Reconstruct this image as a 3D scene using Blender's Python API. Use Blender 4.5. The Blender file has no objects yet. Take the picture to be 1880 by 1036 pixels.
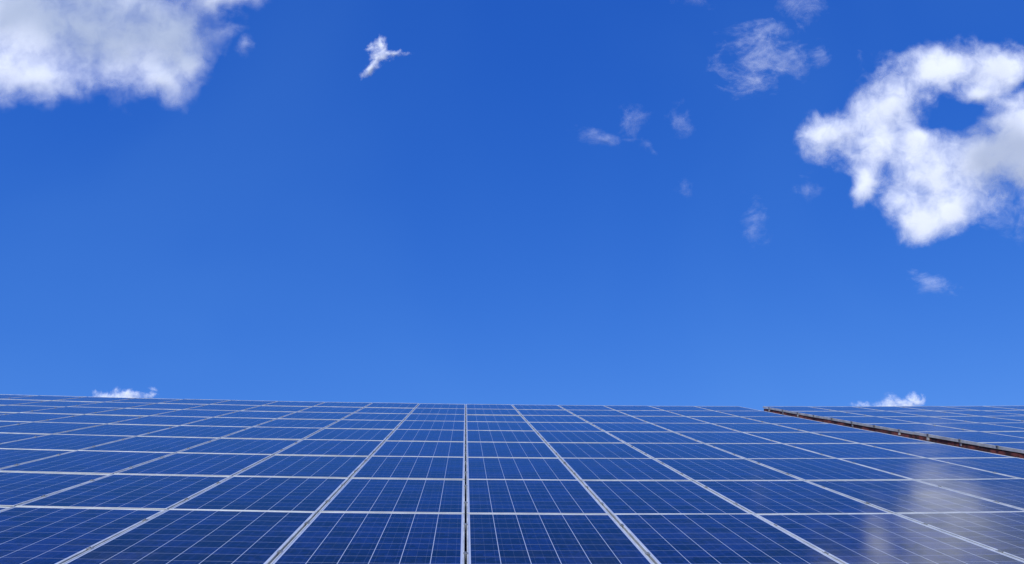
import bpy, bmesh, math, random
from mathutils import Vector, Matrix, noise
random.seed(7)
scene=bpy.context.scene
col=scene.collection
scene.view_settings.view_transform='Standard'
scene.view_settings.look='None'
scene.view_settings.exposure=0

# ------------------------------------------------------------ geometry frame
SLOPE=math.radians(20)
Xw=Vector((1,0,0)); Aw=Vector((0,math.cos(SLOPE),math.sin(SLOPE))); Nw=Vector((0,-math.sin(SLOPE),math.cos(SLOPE)))
F=1580.0; CX,CY=940.0,518.0; TAU=0.0155
A_c=Vector((855-CX,650-CY,F)).normalized()
N_c=A_c.cross(Vector((1,TAU,0))).normalized()
if N_c.y>0: N_c=-N_c
B_c=A_c.cross(N_c).normalized()
if B_c.x<0: B_c=-B_c
def c2w(v): return Xw*v.dot(B_c)+Aw*v.dot(A_c)+Nw*v.dot(N_c)
right=c2w(Vector((1,0,0))); down=c2w(Vector((0,1,0))); fwd=c2w(Vector((0,0,1)))
def hit1(px,py):
    d=Vector((px-CX,py-CY,F)); k=-1.0/d.dot(N_c)
    return d.dot(B_c)*k, d.dot(A_c)*k
a=hit1(855,942); b=hit1(1645,943); c=hit1(855,742)
WP=1.012
H=3*WP/(b[0]-a[0])*1.018
U0=a[0]*H; V0=a[1]*H
LP=(c[1]*H-V0)/8
O=Vector((0,0,2.3))
def lens_bow(u,v): return .0150*(u-.4)**2/max(v,3.5)      # roof bowed up at both ends to imitate barrel lens distortion
def P(u,v,w): return O+Xw*u+Aw*v+Nw*w
def PS(u,v,w): return P(u,v,w+lens_bow(u,v))
CAM=P(0,0,H)
R3=Matrix((Xw,Aw,Nw)).transposed()

cam=bpy.data.cameras.new("camera"); cam.sensor_width=36; cam.lens=36*F/1880; cam.clip_start=0.05; cam.clip_end=20000
co=bpy.data.objects.new("camera",cam); col.objects.link(co)
co.matrix_world=Matrix.Translation(CAM)@Matrix((right,-down,-fwd)).transposed().to_4x4()
scene.camera=co

# ------------------------------------------------------------ helpers
def mk(name,verts,faces,mat,parent=None,smooth=False):
    me=bpy.data.meshes.new(name); me.from_pydata([tuple(v) for v in verts],[],faces); me.update()
    if mat: me.materials.append(mat)
    ob=bpy.data.objects.new(name,me); col.objects.link(ob)
    if parent: ob.parent=parent
    if smooth:
        for p in me.polygons: p.use_smooth=True
    return ob
def box(vs,fs,x0,x1,y0,y1,z0,z1):
    n=len(vs)
    vs+= [(x0,y0,z0),(x1,y0,z0),(x1,y1,z0),(x0,y1,z0),(x0,y0,z1),(x1,y0,z1),(x1,y1,z1),(x0,y1,z1)]
    fs+= [tuple(n+i for i in f) for f in ((0,3,2,1),(4,5,6,7),(0,1,5,4),(1,2,6,5),(2,3,7,6),(3,0,4,7))]
def cyl(vs,fs,cx,cy,z0,z1,r,n=6):
    k=len(vs)
    for z in (z0,z1):
        for i in range(n):
            t=2*math.pi*i/n; vs.append((cx+r*math.cos(t),cy+r*math.sin(t),z))
    for i in range(n): fs.append((k+i,k+(i+1)%n,k+n+(i+1)%n,k+n+i))
    fs.append(tuple(k+n+i for i in range(n))); fs.append(tuple(k+n-1-i for i in range(n)))
def newmat(name):
    m=bpy.data.materials.new(name); m.use_nodes=True
    nt=m.node_tree; nt.nodes.clear(); return m,nt
class G:
    def __init__(s,nt): s.nt=nt
    def n(s,t,**k):
        nd=s.nt.nodes.new(t)
        for a_,v in k.items(): setattr(nd,a_,v)
        return nd
    def put(s,sock,v):
        if isinstance(v,bpy.types.NodeSocket): s.nt.links.new(v,sock)
        else: sock.default_value=v
    def m(s,op,a_,b_=None,c_=None):
        nd=s.n('ShaderNodeMath',operation=op); s.put(nd.inputs[0],a_)
        if b_ is not None: s.put(nd.inputs[1],b_)
        if c_ is not None: s.put(nd.inputs[2],c_)
        return nd.outputs[0]
    def vm(s,op,a_,b_=None):
        nd=s.n('ShaderNodeVectorMath',operation=op); s.put(nd.inputs[0],a_)
        if b_ is not None: s.put(nd.inputs[1],b_)
        return nd.outputs[0]
    def ss(s,x,lo,hi,a_=0.0,b_=1.0):
        nd=s.n('ShaderNodeMapRange',interpolation_type='SMOOTHSTEP')
        s.put(nd.inputs[0],x); s.put(nd.inputs[1],lo); s.put(nd.inputs[2],hi); s.put(nd.inputs[3],a_); s.put(nd.inputs[4],b_)
        return nd.outputs[0]
    def mix(s,f,a_,b_):
        nd=s.n('ShaderNodeMix',data_type='RGBA'); s.put(nd.inputs[0],f); s.put(nd.inputs[6],a_); s.put(nd.inputs[7],b_)
        return nd.outputs[2]
    def noise(s,v,scale,detail=2,rough=.5,dist=0.0):
        nd=s.n('ShaderNodeTexNoise'); s.put(nd.inputs['Vector'],v)
        nd.inputs['Scale'].default_value=scale; nd.inputs['Detail'].default_value=detail
        nd.inputs['Roughness'].default_value=rough; nd.inputs['Distortion'].default_value=dist
        return nd.outputs[0]

# ------------------------------------------------------------ materials
def m_alu(name,base,met,rough):
    m,nt=newmat(name); g=G(nt)
    o=g.n('ShaderNodeOutputMaterial'); p=g.n('ShaderNodeBsdfPrincipled')
    tc=g.n('ShaderNodeTexCoord'); oi=g.n('ShaderNodeObjectInfo')
    n1=g.noise(g.vm('ADD',tc.outputs['Object'],oi.outputs['Location']),6,5,.6)
    c_=g.mix(g.ss(n1,.35,.7),(base*.70,base*.73,base*.71,1),(base,base*1.03,base*.99,1))
    g.put(p.inputs['Base Color'],c_); p.inputs['Metallic'].default_value=met
    g.put(p.inputs['Roughness'],g.ss(n1,.3,.7,rough,rough+.15))
    nt.links.new(p.outputs[0],o.inputs[0]); return m
ALU=m_alu("anodised_aluminium",.60,.15,.4)
STEEL=m_alu("zinc_clamp",.36,.4,.35)

def m_cells(L):
    m,nt=newmat("polycrystalline_cells"); g=G(nt)
    o=g.n('ShaderNodeOutputMaterial'); p=g.n('ShaderNodeBsdfPrincipled')
    tc=g.n('ShaderNodeTexCoord'); sp=g.n('ShaderNodeSeparateXYZ'); nt.links.new(tc.outputs['Object'],sp.inputs[0])
    oi=g.n('ShaderNodeObjectInfo')
    x,y=sp.outputs[0],sp.outputs[1]
    cw=0.1600; x0=(.998-6*cw)/2; PL=L-.02; ch=(PL-.044)/10; y0=.022
    xs=g.m('DIVIDE',g.m('SUBTRACT',x,x0),cw); ys=g.m('DIVIDE',g.m('SUBTRACT',y,y0),ch)
    fx=g.m('FRACT',xs); fy=g.m('FRACT',ys)
    ex=g.m('MULTIPLY',g.m('MINIMUM',fx,g.m('SUBTRACT',1.0,fx)),cw)
    ey=g.m('MULTIPLY',g.m('MINIMUM',fy,g.m('SUBTRACT',1.0,fy)),ch)
    gx=g.m('LESS_THAN',ex,.0018); gy=g.m('LESS_THAN',ey,.0017)
    outx=g.m('MAXIMUM',g.m('LESS_THAN',xs,0.0),g.m('GREATER_THAN',xs,6.0))
    outy=g.m('MAXIMUM',g.m('LESS_THAN',ys,0.0),g.m('GREATER_THAN',ys,10.0))
    gap=g.m('MAXIMUM',g.m('MAXIMUM',gx,g.m('MULTIPLY',gy,.6)),g.m('MAXIMUM',outx,outy))
    bx=g.m('FRACT',g.m('MULTIPLY',fx,3.0)); bb=g.m('LESS_THAN',g.m('ABSOLUTE',g.m('SUBTRACT',bx,.5)),.014)
    off=g.vm('MULTIPLY',oi.outputs['Location'],(3.1,7.7,5.3))
    vv=g.vm('ADD',tc.outputs['Object'],off)
    vo=g.n('ShaderNodeTexVoronoi'); g.put(vo.inputs['Vector'],vv); vo.inputs['Scale'].default_value=32
    sv=g.n('ShaderNodeSeparateColor'); nt.links.new(vo.outputs['Color'],sv.inputs[0])
    wn=g.n('ShaderNodeTexWhiteNoise',noise_dimensions='3D')
    cb=g.n('ShaderNodeCombineXYZ'); g.put(cb.inputs[0],g.m('FLOOR',xs)); g.put(cb.inputs[1],g.m('FLOOR',ys)); g.put(cb.inputs[2],g.m('MULTIPLY',oi.outputs['Random'],91.0))
    nt.links.new(cb.outputs[0],wn.inputs[0])
    tone=g.m('ADD',g.m('ADD',g.m('MULTIPLY',sv.outputs[0],.40),g.m('MULTIPLY',wn.outputs[0],.40)),g.m('MULTIPLY',oi.outputs['Random'],.20))
    cell=g.mix(g.ss(tone,.15,.85),(.0008,.0010,.005,1),(.0060,.0140,.086,1))
    c1=g.mix(g.m('MULTIPLY',bb,.18),cell,(.30,.36,.50,1))
    c2=g.mix(gap,c1,(.46,.50,.58,1))
    du=g.noise(vv,2.3,6,.65)
    c3=g.mix(g.ss(du,.45,.85,0.0,.03),c2,(.38,.40,.42,1))
    g.put(p.inputs['Base Color'],c3)
    g.put(p.inputs['Roughness'],g.ss(du,.3,.75,.07,.14)); p.inputs['IOR'].default_value=1.27
    bp=g.n('ShaderNodeBump'); bp.inputs['Strength'].default_value=.12; bp.inputs['Distance'].default_value=.004
    g.put(bp.inputs['Height'],g.noise(vv,5,2,.5)); nt.links.new(bp.outputs[0],p.inputs['Normal'])
    nt.links.new(p.outputs[0],o.inputs[0]); return m
CELLS=m_cells(LP)

def m_simple(name,c0,c1,scale,rough,bump=0.0):
    m,nt=newmat(name); g=G(nt)
    o=g.n('ShaderNodeOutputMaterial'); p=g.n('ShaderNodeBsdfPrincipled'); tc=g.n('ShaderNodeTexCoord')
    n1=g.noise(tc.outputs['Object'],scale,8,.65)
    g.put(p.inputs['Base Color'],g.mix(g.ss(n1,.40,.60),(*c0,1),(*c1,1))); p.inputs['Roughness'].default_value=rough
    if bump:
        bp=g.n('ShaderNodeBump'); bp.inputs['Distance'].default_value=bump; g.put(bp.inputs['Height'],n1); nt.links.new(bp.outputs[0],p.inputs['Normal'])
    nt.links.new(p.outputs[0],o.inputs[0]); return m
ROOF=m_simple("red_brown_roofing",(.07,.022,.016),(.15,.045,.03),3,.7,.004)
BEAM=m_simple("weathered_red_brown_paint",(.030,.013,.011),(.23,.062,.042),4,.7,.006)
WALL=m_simple("rendered_wall",(.36,.34,.30),(.46,.44,.39),1.5,.85,.004)
GRASS=m_simple("grass",(.035,.06,.018),(.07,.10,.03),.15,.9,.05)
DOOR=m_simple("painted_door",(.08,.10,.10),(.11,.13,.13),2,.5)

# ------------------------------------------------------------ panel master
PW=.998; PL=LP-.02; LIP=.0100; HT=.040
def ring():
    vs=[];fs=[]
    ch=.0015
    loops=[(0,-HT),(0,-ch),(ch,0),(LIP-ch,0),(LIP,-ch),(LIP,-HT+.002)]
    for i_,z in loops:
        vs+= [(i_,i_,z),(PW-i_,i_,z),(PW-i_,PL-i_,z),(i_,PL-i_,z)]
    n=len(loops)
    for k in range(n):
        k2=(k+1)%n
        for j in range(4):
            j2=(j+1)%4
            fs.append((k*4+j,k*4+j2,k2*4+j2,k2*4+j))
    return vs,fs
fv,ff=ring()
panel=bpy.data.objects.new("solar_panel",None); panel.empty_display_size=.2; col.objects.link(panel)
frame=mk("frame",fv,ff,ALU,panel)
vs=[];fs=[]; box(vs,fs,LIP-.004,PW-LIP+.004,LIP-.004,PL-LIP+.004,-.0075,-.0028)
glass=mk("cell_sheet",vs,fs,CELLS,panel)
def clampmesh(name):
    vs=[];fs=[]
    gap=WP-PW
    box(vs,fs,-gap-.006,.006,-.02,.02,.0004,.0032)
    box(vs,fs,-gap/2-.004,-gap/2+.004,-.02,.02,-.041,.0004)
    cyl(vs,fs,-gap/2,0,.0032,.009,.006,6)
    return mk(name,vs,fs,STEEL,panel)
clamps=[]
for q in (.25,.75):
    cl=clampmesh("clamp"); cl.location=(0,PL*q,0); clamps.append(cl)
LABEL="framed dark blue polycrystalline solar panel on a sloping roof"
def setpanel(root,u,v,grp):
    jx=random.gauss(0,.0010); jy=random.gauss(0,.0010); dz=random.uniform(-.001,.001)
    p0=PS(u,v,dz); pu=PS(u+PW,v,dz); pv=PS(u,v+PL,dz)
    ex=(pu-p0).normalized(); ey=(pv-p0); ey=(ey-ex*ey.dot(ex)).normalized(); ez=ex.cross(ey)
    R=Matrix((ex,ey,ez)).transposed()@Matrix.Rotation(jx,3,'X')@Matrix.Rotation(jy,3,'Y')
    root.matrix_world=Matrix.Translation(p0)@R.to_4x4()
    root["label"]=LABEL; root["category"]="solar panel"; root["group"]=grp
cells_pos=[]
UA=U0+(WP-PW)/2
K1=list(range(-12,6)); G2=6.55
for k in K1:
    for n in range(-2,8): cells_pos.append((UA+k*WP,V0+n*LP+.01,"solar panels of the wide roof array"))
U2=U0+G2*WP
for k in range(0,8):
    for n in range(-1,8): cells_pos.append((U2+k*WP,V0+n*LP+.01,"solar panels of the second roof array"))
first=True
for (u,v,gname) in cells_pos:
    if first:
        setpanel(panel,u,v,gname); first=False; continue
    r=panel.copy(); col.objects.link(r)
    for ch in (frame,glass,*clamps):
        c_=ch.copy(); col.objects.link(c_); c_.parent=r
    setpanel(r,u,v,gname)

# ------------------------------------------------------------ mounting rails (follow the roof)
def rail(u0,u1,v):
    vs=[];fs=[]
    sec=[(-.020,-.040),(.020,-.040),(.020,0),(.006,0),(.006,-.012),(-.006,-.012),(-.006,0),(-.020,0)]
    n=max(2,int((u1-u0)/.5)+1); m_=len(sec)
    base=P(u0,v,0)
    for i in range(n):
        u=u0+(u1-u0)*i/(n-1); s_=lens_bow(u,v)
        for (y,z) in sec: vs.append((u-u0,y,z+s_-HT-.0035))
    for i in range(n-1):
        for j in range(m_):
            j2=(j+1)%m_; fs.append((i*m_+j,i*m_+j2,(i+1)*m_+j2,(i+1)*m_+j))
    fs.append(tuple(reversed(range(m_)))); fs.append(tuple((n-1)*m_+j for j in range(m_)))
    o=mk("mounting_rail",vs,fs,ALU)
    o.matrix_world=Matrix.Translation(base)@R3.to_4x4()
    o["label"]="slotted aluminium mounting rail running beneath the solar panels"; o["category"]="mounting rail"; o["group"]="rails carrying the solar panels"
for n in range(-2,8):
    for q in (.25,.75):
        v=V0+n*LP+.01+PL*q
        rail(UA-12*WP-.08,U0+6*WP+.05,v)
        if n>-2: rail(U2-(random.uniform(-.008,.012) if random.random()<.35 else -.064),U2+8*WP+.05,v)

# edge beam under second array
vN=V0-LP; vT=V0+8*LP
vs=[];fs=[]
n=44
for i in range(n):
    v=vN+(vT-.03-vN)*i/(n-1); s_=lens_bow(U2,v)+random.uniform(-.007,.005); jo=random.uniform(-.01,.008)
    for (x,z) in ((.012+jo,-.12+jo),(.06,-.12),(.06,-.046),(.012+jo,-.046)): vs.append((x,v-vN,z+s_-.005))
for i in range(n-1):
    for j in range(4):
        j2=(j+1)%4; fs.append((i*4+j,(i+1)*4+j,(i+1)*4+j2,i*4+j2))
fs+= [(0,1,2,3),tuple((n-1)*4+j for j in (3,2,1,0))]
beam=mk("edge_beam",vs,fs,BEAM)
beam.matrix_world=Matrix.Translation(P(U2,vN,0))@R3.to_4x4()
beam["label"]="weathered red-brown beam under the open edge of the panels"; beam["category"]="beam"

# ------------------------------------------------------------ building
bld=bpy.data.objects.new("building",None); col.objects.link(bld); bld.location=(0,0,0)
bld["label"]="long low building with a red-brown ribbed roof carrying solar panels"; bld["category"]="building"
uL=UA-12*WP-.6; uR=U2+8*WP+.6; wR=-.165; vE=V0-2*LP-.35; vRd=V0+8*LP-.02
vs=[];fs=[]
prof=[]; u=uL
while u<uR:
    prof+= [(u,wR),(u+.11,wR),(u+.13,wR+.035),(u+.17,wR+.035),(u+.19,wR)]
    u+=.25
prof.append((uR,wR))
NV=12
for (uu,ww) in prof:
    for k in range(NV+1):
        v=vE+(vRd-vE)*k/NV; vs.append(PS(uu,v,ww))
for i in range(len(prof)-1):
    for k in range(NV):
        q=i*(NV+1)+k; fs.append((q,q+NV+1,q+NV+2,q+1))
def B(uu,side,ww):
    r=PS(uu,vRd,ww)
    return Vector((uu,r.y+side*math.cos(SLOPE),r.z-side*math.sin(SLOPE)))
n=len(vs)
for (uu,ww) in prof: vs+= [B(uu,.0,ww)+Vector((0,.002,-.001)),B(uu,10,ww)]
for i in range(len(prof)-1): fs.append((n+2*i,n+2*i+2,n+2*i+3,n+2*i+1))
mk("roof",vs,fs,ROOF,bld)
vs=[];fs=[]
NC=30
for i in range(NC+1):
    uu=uL+(uR-uL)*i/NC
    vs+= [PS(uu,vRd-.12,wR+.04),PS(uu,vRd,wR+.06),B(uu,.15,wR+.04)]
for i in range(NC):
    q=i*3; fs+=[(q,q+3,q+4,q+1),(q+1,q+4,q+5,q+2)]
mk("ridge_cap",vs,fs,ROOF,bld)
eave=P(0,vE+.3,wR-.05); back=B(0,9.6,wR-.05); rid=P(0,vRd,wR-.05)
def wallbox(x0,x1,y0,y1,z0,z1):
    vs=[];fs=[]; box(vs,fs,x0,x1,y0,y1,z0,z1); return mk("wall",vs,fs,WALL,bld)
wallbox(uL+.3,uR-.3,eave.y,eave.y+.25,0,eave.z-.05)
wallbox(uL+.3,uR-.3,back.y-.25,back.y,0,back.z-.1)
for x0 in (uL+.3,uR-.55):
    pr=[(eave.y+.26,0),(back.y-.26,0),(back.y-.26,back.z-.1),(rid.y,rid.z-.12),(eave.y+.26,eave.z-.1)]
    vs=[(x0,*p_) for p_ in pr]+[(x0+.25,*p_) for p_ in pr]
    fs=[tuple(range(5)),tuple(reversed(range(5,10)))]+[(i,i+5,(i+1)%5+5,(i+1)%5) for i in range(5)]
    mk("wall",vs,fs,WALL,bld)
vs=[];fs=[]; box(vs,fs,-1.2,1.2,eave.y-.04,eave.y-.003,0.02,1.9)
mk("door",vs,fs,DOOR,bld)

# ground
N=24; S=6000; vs=[];fs=[]
for i in range(N+1):
    for j in range(N+1): vs.append((-S+2*S*i/N,-S+2*S*j/N,0))
for i in range(N):
    for j in range(N):
        q=i*(N+1)+j; fs.append((q,q+N+1,q+N+2,q+1))
gr=mk("ground",vs,fs,GRASS); gr["kind"]="structure"; gr["label"]="grassy ground around the building"; gr["category"]="ground"

# ------------------------------------------------------------ sun + sky
EL=math.radians(42); AZ=math.radians(205)
sund=Vector((math.sin(AZ)*math.cos(EL),math.cos(AZ)*math.cos(EL),math.sin(EL)))
sl=bpy.data.lights.new("sun",'SUN'); sl.energy=3.6; sl.angle=math.radians(.5); sl.color=(1,.98,.95)
so=bpy.data.objects.new("sun",sl); col.objects.link(so); so.rotation_euler=sund.to_track_quat('Z','Y').to_euler(); so.location=(0,0,50)
w=bpy.data.worlds.new("World"); scene.world=w; w.use_nodes=True; nt=w.node_tree; nt.nodes.clear(); g=G(nt)
sk=g.n('ShaderNodeTexSky'); sk.sky_type='NISHITA'; sk.sun_disc=False; sk.sun_elevation=EL; sk.sun_rotation=AZ
sk.altitude=300; sk.air_density=1.0; sk.dust_density=.3; sk.ozone_density=2.5
sc=g.n('ShaderNodeSeparateColor'); nt.links.new(sk.outputs[0],sc.inputs[0]); cc=g.n('ShaderNodeCombineColor')
for i,(gm,k) in enumerate(((1.45,.76),(.88,.66),(.48,1.06))):
    g.put(cc.inputs[i],g.m('MULTIPLY',g.m('POWER',g.m('MULTIPLY',sc.outputs[i],.1),gm),k*10))
# very faint uneven high haze
tcw=g.n('ShaderNodeTexCoord'); hz=g.noise(tcw.outputs['Generated'],2.2,3,.5,.6)
hm=g.mix(g.ss(hz,.42,.75,0.0,.05),cc.outputs[0],(2.0,5.0,9.5,1))
bg=g.n('ShaderNodeBackground'); bg.inputs[1].default_value=.1
out=g.n('ShaderNodeOutputWorld')
nt.links.new(hm,bg.inputs[0]); nt.links.new(bg.outputs[0],out.inputs[0])

# ------------------------------------------------------------ clouds (real sheets 2 km away)
RC=2000.0; PX=RC/F
def m_cloud(name,amp,lo,hi,opac,nscale,dist,grey,bump,aniso=(1,1,1),rough=.6,shade_amp=2.0,w2=.35):
    m,nt=newmat(name); g=G(nt)
    o=g.n('ShaderNodeOutputMaterial'); tc=g.n('ShaderNodeTexCoord'); at=g.n('ShaderNodeAttribute',attribute_name='body')
    shade_attr=g.n('ShaderNodeAttribute',attribute_name='painted_shade')
    v0=g.vm('MULTIPLY',tc.outputs['Object'],tuple(1/(100*PX)*s for s in (aniso[0],aniso[1],.2)))
    oi=g.n('ShaderNodeObjectInfo')
    v=g.vm('ADD',v0,g.vm('MULTIPLY',oi.outputs['Location'],(.013,.017,.011)))
    n1=g.noise(v,nscale,12,rough,dist); n2=g.noise(v,nscale*3.5,9,rough,.5)
    nn=g.m('ADD',g.m('MULTIPLY',n1,1-w2),g.m('MULTIPLY',n2,w2))
    f=g.m('ADD',at.outputs['Fac'],g.m('MULTIPLY',g.m('SUBTRACT',nn,.5),amp))
    al=g.m('MULTIPLY',g.ss(f,lo,hi),opac)
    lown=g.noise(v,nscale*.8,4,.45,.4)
    shade=g.ss(g.m('ADD',shade_attr.outputs['Fac'],g.m('MULTIPLY',g.m('SUBTRACT',lown,.5),shade_amp)),0.0,1.0)
    c_=g.mix(shade,(.86,.885,.92,1),grey)  # cloud shading painted into the diffuse colour, white to grey
    hgt=g.m('ADD',g.m('MULTIPLY',at.outputs['Fac'],.2),g.noise(v,nscale*.9,5,.45,.3))
    bp=g.n('ShaderNodeBump'); bp.inputs['Strength'].default_value=1.0; bp.inputs['Distance'].default_value=bump*PX; g.put(bp.inputs['Height'],hgt)
    nv=g.vm('NORMALIZE',g.vm('ADD',bp.outputs[0],tuple(sund*1.6)))
    d=g.n('ShaderNodeBsdfDiffuse'); g.put(d.inputs[0],c_); nt.links.new(nv,d.inputs['Normal'])
    t=g.n('ShaderNodeBsdfTransparent'); mx=g.n('ShaderNodeMixShader')
    g.put(mx.inputs[0],al); nt.links.new(t.outputs[0],mx.inputs[1]); nt.links.new(d.outputs[0],mx.inputs[2])
    nt.links.new(mx.outputs[0],o.inputs[0]); return m
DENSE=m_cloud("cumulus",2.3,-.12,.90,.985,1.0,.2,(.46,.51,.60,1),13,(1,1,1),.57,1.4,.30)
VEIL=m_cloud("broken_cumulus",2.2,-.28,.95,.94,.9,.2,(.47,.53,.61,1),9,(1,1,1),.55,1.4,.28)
WISP=m_cloud("thin_cloud",5.0,-.15,2.5,.36,1.3,1.1,(.8,.83,.88,1),1,(1,1.2,1),.63)
PUFF=m_cloud("fair_wisp",4.4,-.25,2.0,.52,1.3,1.2,(.8,.83,.88,1),1,(1,1.5,1),.60)
SMALL=m_cloud("small_cumulus",4.4,.0,1.3,.90,2.0,.7,(.75,.78,.84,1),3)
Rcl=Matrix((right,-down,-fwd)).transposed()
def fb(x,y,s,seed):
    return noise.fractal(Vector((x/s,y/s,seed)),.9,2.0,4)
def cloud(ells,holes,mat,label,step=4,margin=30,warp=10,shade_ells=(),seed=None):
    xs=[e[0]-max(e[2],e[3])-margin for e in ells]+[e[0]+max(e[2],e[3])+margin for e in ells]
    ys=[e[1]-max(e[2],e[3])-margin for e in ells]+[e[1]+max(e[2],e[3])+margin for e in ells]
    x0,x1,y0,y1=min(xs),max(xs),min(ys),max(ys); cx,cy=(x0+x1)/2,(y0+y1)/2
    sd=ells[0][0]*.37 if seed is None else seed
    def fld(x,y):
        wx=warp*fb(x,y,7.5*warp**.9,sd+1.3); wy=warp*fb(x,y,7.5*warp**.9,sd+7.7)
        x+=wx; y+=wy
        s=0
        for e in ells:
            t=math.radians(e[4]) if len(e)>4 else 0
            dx,dy=x-e[0],y-e[1]
            rx=(dx*math.cos(t)+dy*math.sin(t))/e[2]; ry=(-dx*math.sin(t)+dy*math.cos(t))/e[3]
            q=1-math.sqrt(rx*rx+ry*ry)
            s+=math.exp(5*q)
        s=math.log(s+1e-9)/5
        s=s if s<.6 else .6+.35*(1-math.exp(-(s-.6)/.35))
        for e in holes:
            t=math.radians(e[5]); dx,dy=x-e[0],y-e[1]
            rx=(dx*math.cos(t)+dy*math.sin(t))/e[2]; ry=(-dx*math.sin(t)+dy*math.cos(t))/e[3]
            s-= e[4]*math.exp(-(rx*rx+ry*ry)*.8)
        return max(-1.2,s)
    def shade_fld(x,y):
        return -.05+sum(e[4]*math.exp(-(((x-e[0])/e[2])**2+((y-e[1])/e[3])**2)) for e in shade_ells)  # hand-placed ellipses where grey shade is painted on the cloud
    nx=int((x1-x0)/step)+1; ny=int((y1-y0)/step)+1
    F_=[[fld(x0+i*step,y0+j*step) for j in range(ny)] for i in range(nx)]
    idx={};vs=[];val=[];shade_val=[];fs=[]
    def vi(i,j):
        if (i,j) not in idx:
            idx[(i,j)]=len(vs); q=F_[i][j]
            vs.append(((x0+i*step-cx)*PX,-(y0+j*step-cy)*PX,3*PX*max(-.6,q))); val.append(q); shade_val.append(shade_fld(x0+i*step,y0+j*step))
        return idx[(i,j)]
    for i in range(nx-1):
        for j in range(ny-1):
            if max(F_[i][j],F_[i+1][j],F_[i][j+1],F_[i+1][j+1])>-.8:
                fs.append((vi(i,j),vi(i,j+1),vi(i+1,j+1),vi(i+1,j)))
    ob=mk("cloud",vs,fs,mat,smooth=True)
    at=ob.data.attributes.new('body','FLOAT','POINT'); at.data.foreach_set('value',val)
    at=ob.data.attributes.new('painted_shade','FLOAT','POINT'); at.data.foreach_set('value',shade_val)
    ctr=CAM+(right*(cx-CX)+down*(cy-CY)+fwd*F)*PX
    ob.matrix_world=Matrix.Translation(ctr)@Rcl.to_4x4()
    ob["label"]=label; ob["category"]="cloud"
    return ob
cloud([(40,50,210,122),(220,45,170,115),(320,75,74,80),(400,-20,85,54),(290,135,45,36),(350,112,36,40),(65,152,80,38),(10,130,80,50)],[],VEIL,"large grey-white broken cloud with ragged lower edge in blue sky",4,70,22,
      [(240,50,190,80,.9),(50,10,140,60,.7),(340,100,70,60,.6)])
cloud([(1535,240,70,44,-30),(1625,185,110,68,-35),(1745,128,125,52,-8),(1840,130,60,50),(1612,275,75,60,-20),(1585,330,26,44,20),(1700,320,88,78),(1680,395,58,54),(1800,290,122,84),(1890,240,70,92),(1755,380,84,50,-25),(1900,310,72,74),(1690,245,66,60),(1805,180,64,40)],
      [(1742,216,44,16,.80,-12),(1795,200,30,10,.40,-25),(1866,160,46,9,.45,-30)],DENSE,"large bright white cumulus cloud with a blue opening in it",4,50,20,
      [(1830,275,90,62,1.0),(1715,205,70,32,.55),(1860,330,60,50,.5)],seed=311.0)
cloud([(700,100,38,21,-30),(679,127,24,12,-55),(728,96,26,11,8),(706,82,10,16)],[],SMALL,"small torn white cloud alone in blue sky",2,20,11)
cloud([(450,84,13,17)],[],WISP,"tiny faint wisp beside a large cloud",2,24,6)
cloud([(1398,105,78,44,-15),(1375,145,46,30,-35),(1412,68,26,30),(1455,103,38,32)],[],PUFF,"thin translucent white cloud wisp",3,30,14)
cloud([(1506,106,20,20)],[],WISP,"small faint scrap of thin cloud",3,20,6)
cloud([(1470,8,52,28,15)],[],WISP,"thin white cloud scrap",3,25,10)
cloud([(1280,2,32,16)],[],WISP,"tiny faint cloud scrap",2,20,6)
cloud([(1162,216,36,22,-30)],[],WISP,"faint broken shred of thin cloud",3,24,8)
cloud([(1100,256,42,12,15),(1085,245,12,12)],[],WISP,"faint broken shred of thin cloud",2,20,10)
cloud([(1186,268,30,11,40),(1155,260,22,8)],[],WISP,"faint broken shred of thin cloud",2,20,6)
cloud([(1250,222,20,28)],[],WISP,"tiny faint cloud puff",2,16,12)
cloud([(1385,412,28,42)],[],WISP,"small faint oval cloud wisp",2,20,8)
cloud([(1254,350,17,15)],[],WISP,"tiny faint cloud puff",2,16,5)
cloud([(1484,350,24,24)],[],WISP,"tiny faint cloud puff",2,16,7)
cloud([(1712,526,38,22,10)],[],PUFF,"small faint flat cloud puff",2,22,6)
cloud([(1858,405,60,32)],[],WISP,"thin wisp beside a large cumulus cloud",3,20,8)
cloud([(200,729,34,12),(240,724,38,13),(270,726,22,11),(225,736,70,16)],[],SMALL,"small white cumulus top showing above the roof ridge",2,14,4)
cloud([(1588,744,30,12),(1640,738,36,15),(1672,738,28,14),(1630,750,72,16)],[],SMALL,"small white cumulus top showing above the roof ridge",2,14,4)
